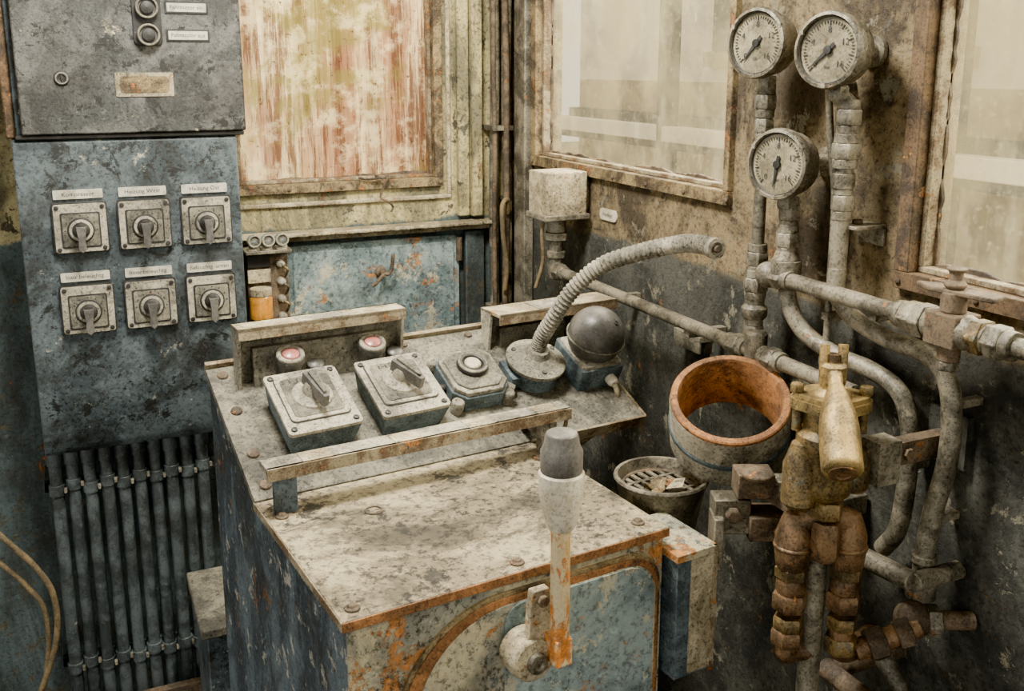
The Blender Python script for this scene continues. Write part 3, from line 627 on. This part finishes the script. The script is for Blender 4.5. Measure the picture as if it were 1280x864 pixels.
b.lathe((0,0,0),(0,0,1),[(.050,0),(.052,.005),(.052,.036),(.060,.038),(.063,.042),(.063,.048),(.057,.052),(.038,.056),(.027,.062),(.022,.074)],'lite',44)
b.lathe((0,0,.0005),(0,0,1),[(.0525,0),(.053,.004),(.053,.033),(.0525,.036)],'blu',44)
for a in (20,140,260): b.lathe((.049*math.cos(rad(a)),.049*math.sin(rad(a)),.052),(0,0,1),[(.006,0),(.005,.004),(.0001,.005)],'dark',12)
b.box((-.066,-.03,.004),(-.04,.03,.030),'blu')
b.M=K
st=K.inverted()@(onp(.618,.165)@V3((0,0,.06)))
path=[st,st+V3((0.004,-.008,.035)),(.632,.49,1.112),(.655,.455,1.175),(.688,.41,1.226),(.718,.33,1.262),(.738,.24,1.290),(.742,.19,1.297),(.738,.15,1.297)]
NR=62
b.tube(path,.016,'lite',n=52,seg=20,rf=lambda t:.0150+.0022*math.cos(t*NR*2*math.pi))
e1=V3(path[-1]); dd=(V3(path[-1])-V3(path[-2])).normalized()
b.lathe(e1-dd*.004,dd,[(.018,0),(.0185,.003),(.0185,.012),(.012,.013),(.009,.008),(.0001,.008)],'lite',24); b.lathe(e1-dd*.001,dd,[(.007,.008),(.006,.014),(.0001,.015)],'rustm',14); b.done()
b=B('signal_bell',.002); b.M=onp(.748,.158)
b.prism(rrect(-.056,-.060,.050,.056,.008),0,.050,'blu'); b.prism(rrect(-.052,-.054,.046,.050,.01),.050,.056,'lite')
R0=.060; hc=.094
b.lathe((0,0,0),(0,0,1),[(.036,.055)]+[(R0*math.cos(rad(a)),hc+R0*math.sin(rad(a))) for a in range(-38,91,8)]+[(.0001,hc+R0)],'knob',44)
b.torus((0,0,hc-.004),(0,0,1),R0+.0005,.0022,'panel',44)
b.lathe((.016,-.028,hc+.050),(.25,-.45,.8),[(.006,0),(.005,.003)],'dark',12)
b.lathe((.02,-.060,.022),(0,-1,0),[(.012,0),(.012,.012),(.008,.02)],'white',14)
pts=[(.02,-.078,.022),(.024,-.092,.005),(.028,-.095,-.035),(.02,-.092,-.075),(-.0,-.09,-.105),(-.035,-.10,-.115)]
b.tube(pts,.0055,'cream'); b.done()
b=B('controller_lever',.0012); b.M=K
u=.282; v=-.08
b.lathe((u,v,0),(0,0,1),[(.0105,.80),(.0135,.805),(.0135,.985),(.015,.990),(.017,.996)],'shaft',24)
b.lathe((u,v,0),(0,0,1),[(.017,.992),(.021,.999),(.0295,1.040),(.031,1.063),(.031,1.073),(.028,1.076)],'white',36)
b.lathe((u,v,0),(0,0,1),[(.0275,1.074),(.0285,1.077),(.0285,1.104),(.0245,1.112),(.0225,1.124),(.021,1.129),(.012,1.132),(.0001,1.133)],'knob',36)
b.lathe((u-.030,v+.06,.793),(0,-1,0),[(.020,-.015),(.020,.0),(.034,.002),(.035,.03),(.031,.045),(.018,.048)],'cream',32)
b.lathe((u-.030,v+.012,.793),(0,-1,0),[(.016,0),(.015,.008),(.007,.010),(.006,.007),(.0001,.007)],'pipe',20)
pl=[(-.050,.80),(-.045,.77),(-.012,.765),(.018,.79),(.016,.83),(.004,.845),(.0,.88),(-.004,.895),(-.030,.895),(-.034,.87),(-.036,.83)]
b.prism([(x+u,z) for x,z in pl],0,.014,'cream',Matrix(((1,0,0,0),(0,0,-1,v+.035),(0,1,0,0),(0,0,0,1))))
b.box((u-.012,v-.012,.79),(u+.014,v+.022,.83),'shaft')
b.hexn((u-.016,v+.018,.88),(0,1,0),.009,.01,'rustm'); b.done()

b=B('ash_bin',.001); b.M=K; c=V3((.648,.160,.895))
b.lathe(c,(0,0,1),[(.046,-.16),(.050,-.158),(.078,-.010),(.084,0),(.082,.004),(.076,.004),(.072,-.010),(.048,-.14),(.0001,-.145)],'pipe',44)
gz=c.z-.018
b.torus((c.x,c.y,gz),(0,0,1),.067,.004,'rustm',40); b.lathe((c.x,c.y,gz-.012),(0,0,1),[(.066,0),(.0001,.001)],'dark',40)
for i in range(7):
    x=-.054+i*.018; L=math.sqrt(max(0,.066**2-x*x)); b.cbox((c.x+x,c.y,gz),(.008,2*L,.004),'pipe')
for y in (-.03,0,.03):
    L=math.sqrt(.066**2-y*y); b.cbox((c.x,c.y+y,gz+.001),(2*L,.007,.004),'pipe')
for i in range(8):
    a=random.uniform(0,6.28); r=random.uniform(0,.034); R=Matrix.Translation((c.x-.012+r*math.cos(a),c.y-.02+r*.7*math.sin(a),gz+.012))@Euler((random.uniform(-.6,.6),random.uniform(-.6,.6),a)).to_matrix().to_4x4()
    w=random.uniform(.010,.022)
    vs=[(-w,-w*.5,0),(0,-w*.7,.006),(w,-w*.3,-.002),(w*1.3,w*.4,.006),(0,w*.5,-.003),(-w*.9,w*.3,.007)]
    b.add([V3(q) for q in vs]+[V3(q)+V3((0,0,.0012)) for q in vs],[(5,4,3,2,1,0),(6,7,8,9,10,11)]+[(j,(j+1)%6,6+(j+1)%6,6+j) for j in range(6)],('cream','frame','rusto')[i%3],R)
b.box((W+.006,.15,.84),(.57,.17,.86),'rustm'); b.done()

# ---------------------------------------------------------------- outside
b=B('exterior_building',0)
b.box((5,-9,-2),(5.3,9,1.45),'ext'); b.box((5,-9,1.45),(5.3,9,7),'extl')
for y in (-6.5,-4.4,-1.2,0.9,3.0,5.2):
    b.box((4.95,y,1.75),(5.0,y+.9,3.6),'extd'); b.box((4.9,y-.08,1.6),(5.0,y+.98,1.75),'ext'); b.box((4.93,y+.42,1.75),(4.95,y+.47,3.6),'extl')
b.box((4.85,-9,.9),(5,9,1.1),'extd'); b.done(bevel=False)
b=B('steel_structure',.005)
for y in (.28,1.25,2.1): b.box((1.8,y,-1),(1.9,y+.06,4),'extd')
b.box((1.8,-3,1.22),(1.88,4,1.30),'extl'); b.box((1.82,-3,1.18),(1.86,4,1.22),'extd'); b.cyl((1.85,-2.2,2.9),(1.85,-.5,1.3),.03,'extd'); b.cyl((1.85,-.15,3.2),(1.85,1.1,1.3),.03,'extl'); b.done()
b=B('ground',0); b.box((-8,-12,-1.2),(30,30,-1.1),'ext'); b.done(bevel=False)

# ---------------------------------------------------------------- light
w=bpy.data.worlds.new('world'); bpy.context.scene.world=w; w.use_nodes=True
bg=w.node_tree.nodes['Background']; bg.inputs[0].default_value=(1.0,.96,.86,1); bg.inputs[1].default_value=2.35
def area(name,loc,target,sx,sy,e,c=(1,1,1)):
    l=bpy.data.lights.new(name,'AREA'); l.shape='RECTANGLE'; l.size=sx; l.size_y=sy; l.energy=e; l.color=c
    o=bpy.data.objects.new(name,l); bpy.context.scene.collection.objects.link(o); o.location=loc
    o.rotation_euler=(V3(target)-V3(loc)).to_track_quat('-Z','Y').to_euler(); return o
area('daylight_window_2',(.6,-.5,2.1),(-.7,-.8,1.0),1.2,1.0,125,(1,.97,.88))
area('daylight_window_3',(.6,-1.8,2.1),(-.8,-1.4,1.0),1.2,1.0,125,(1,.97,.88))
area('daylight_window_1',(-.45,.7,2.0),(-.45,-1,1.0),1.0,1.0,130,(1,.95,.85))
area('added_overhead_key',(-.75,-1.0,2.36),(-.6,-.8,1.0),.35,.35,95,(1,.94,.80))  # soft overhead key light added to give shape, not a fixture of the cab
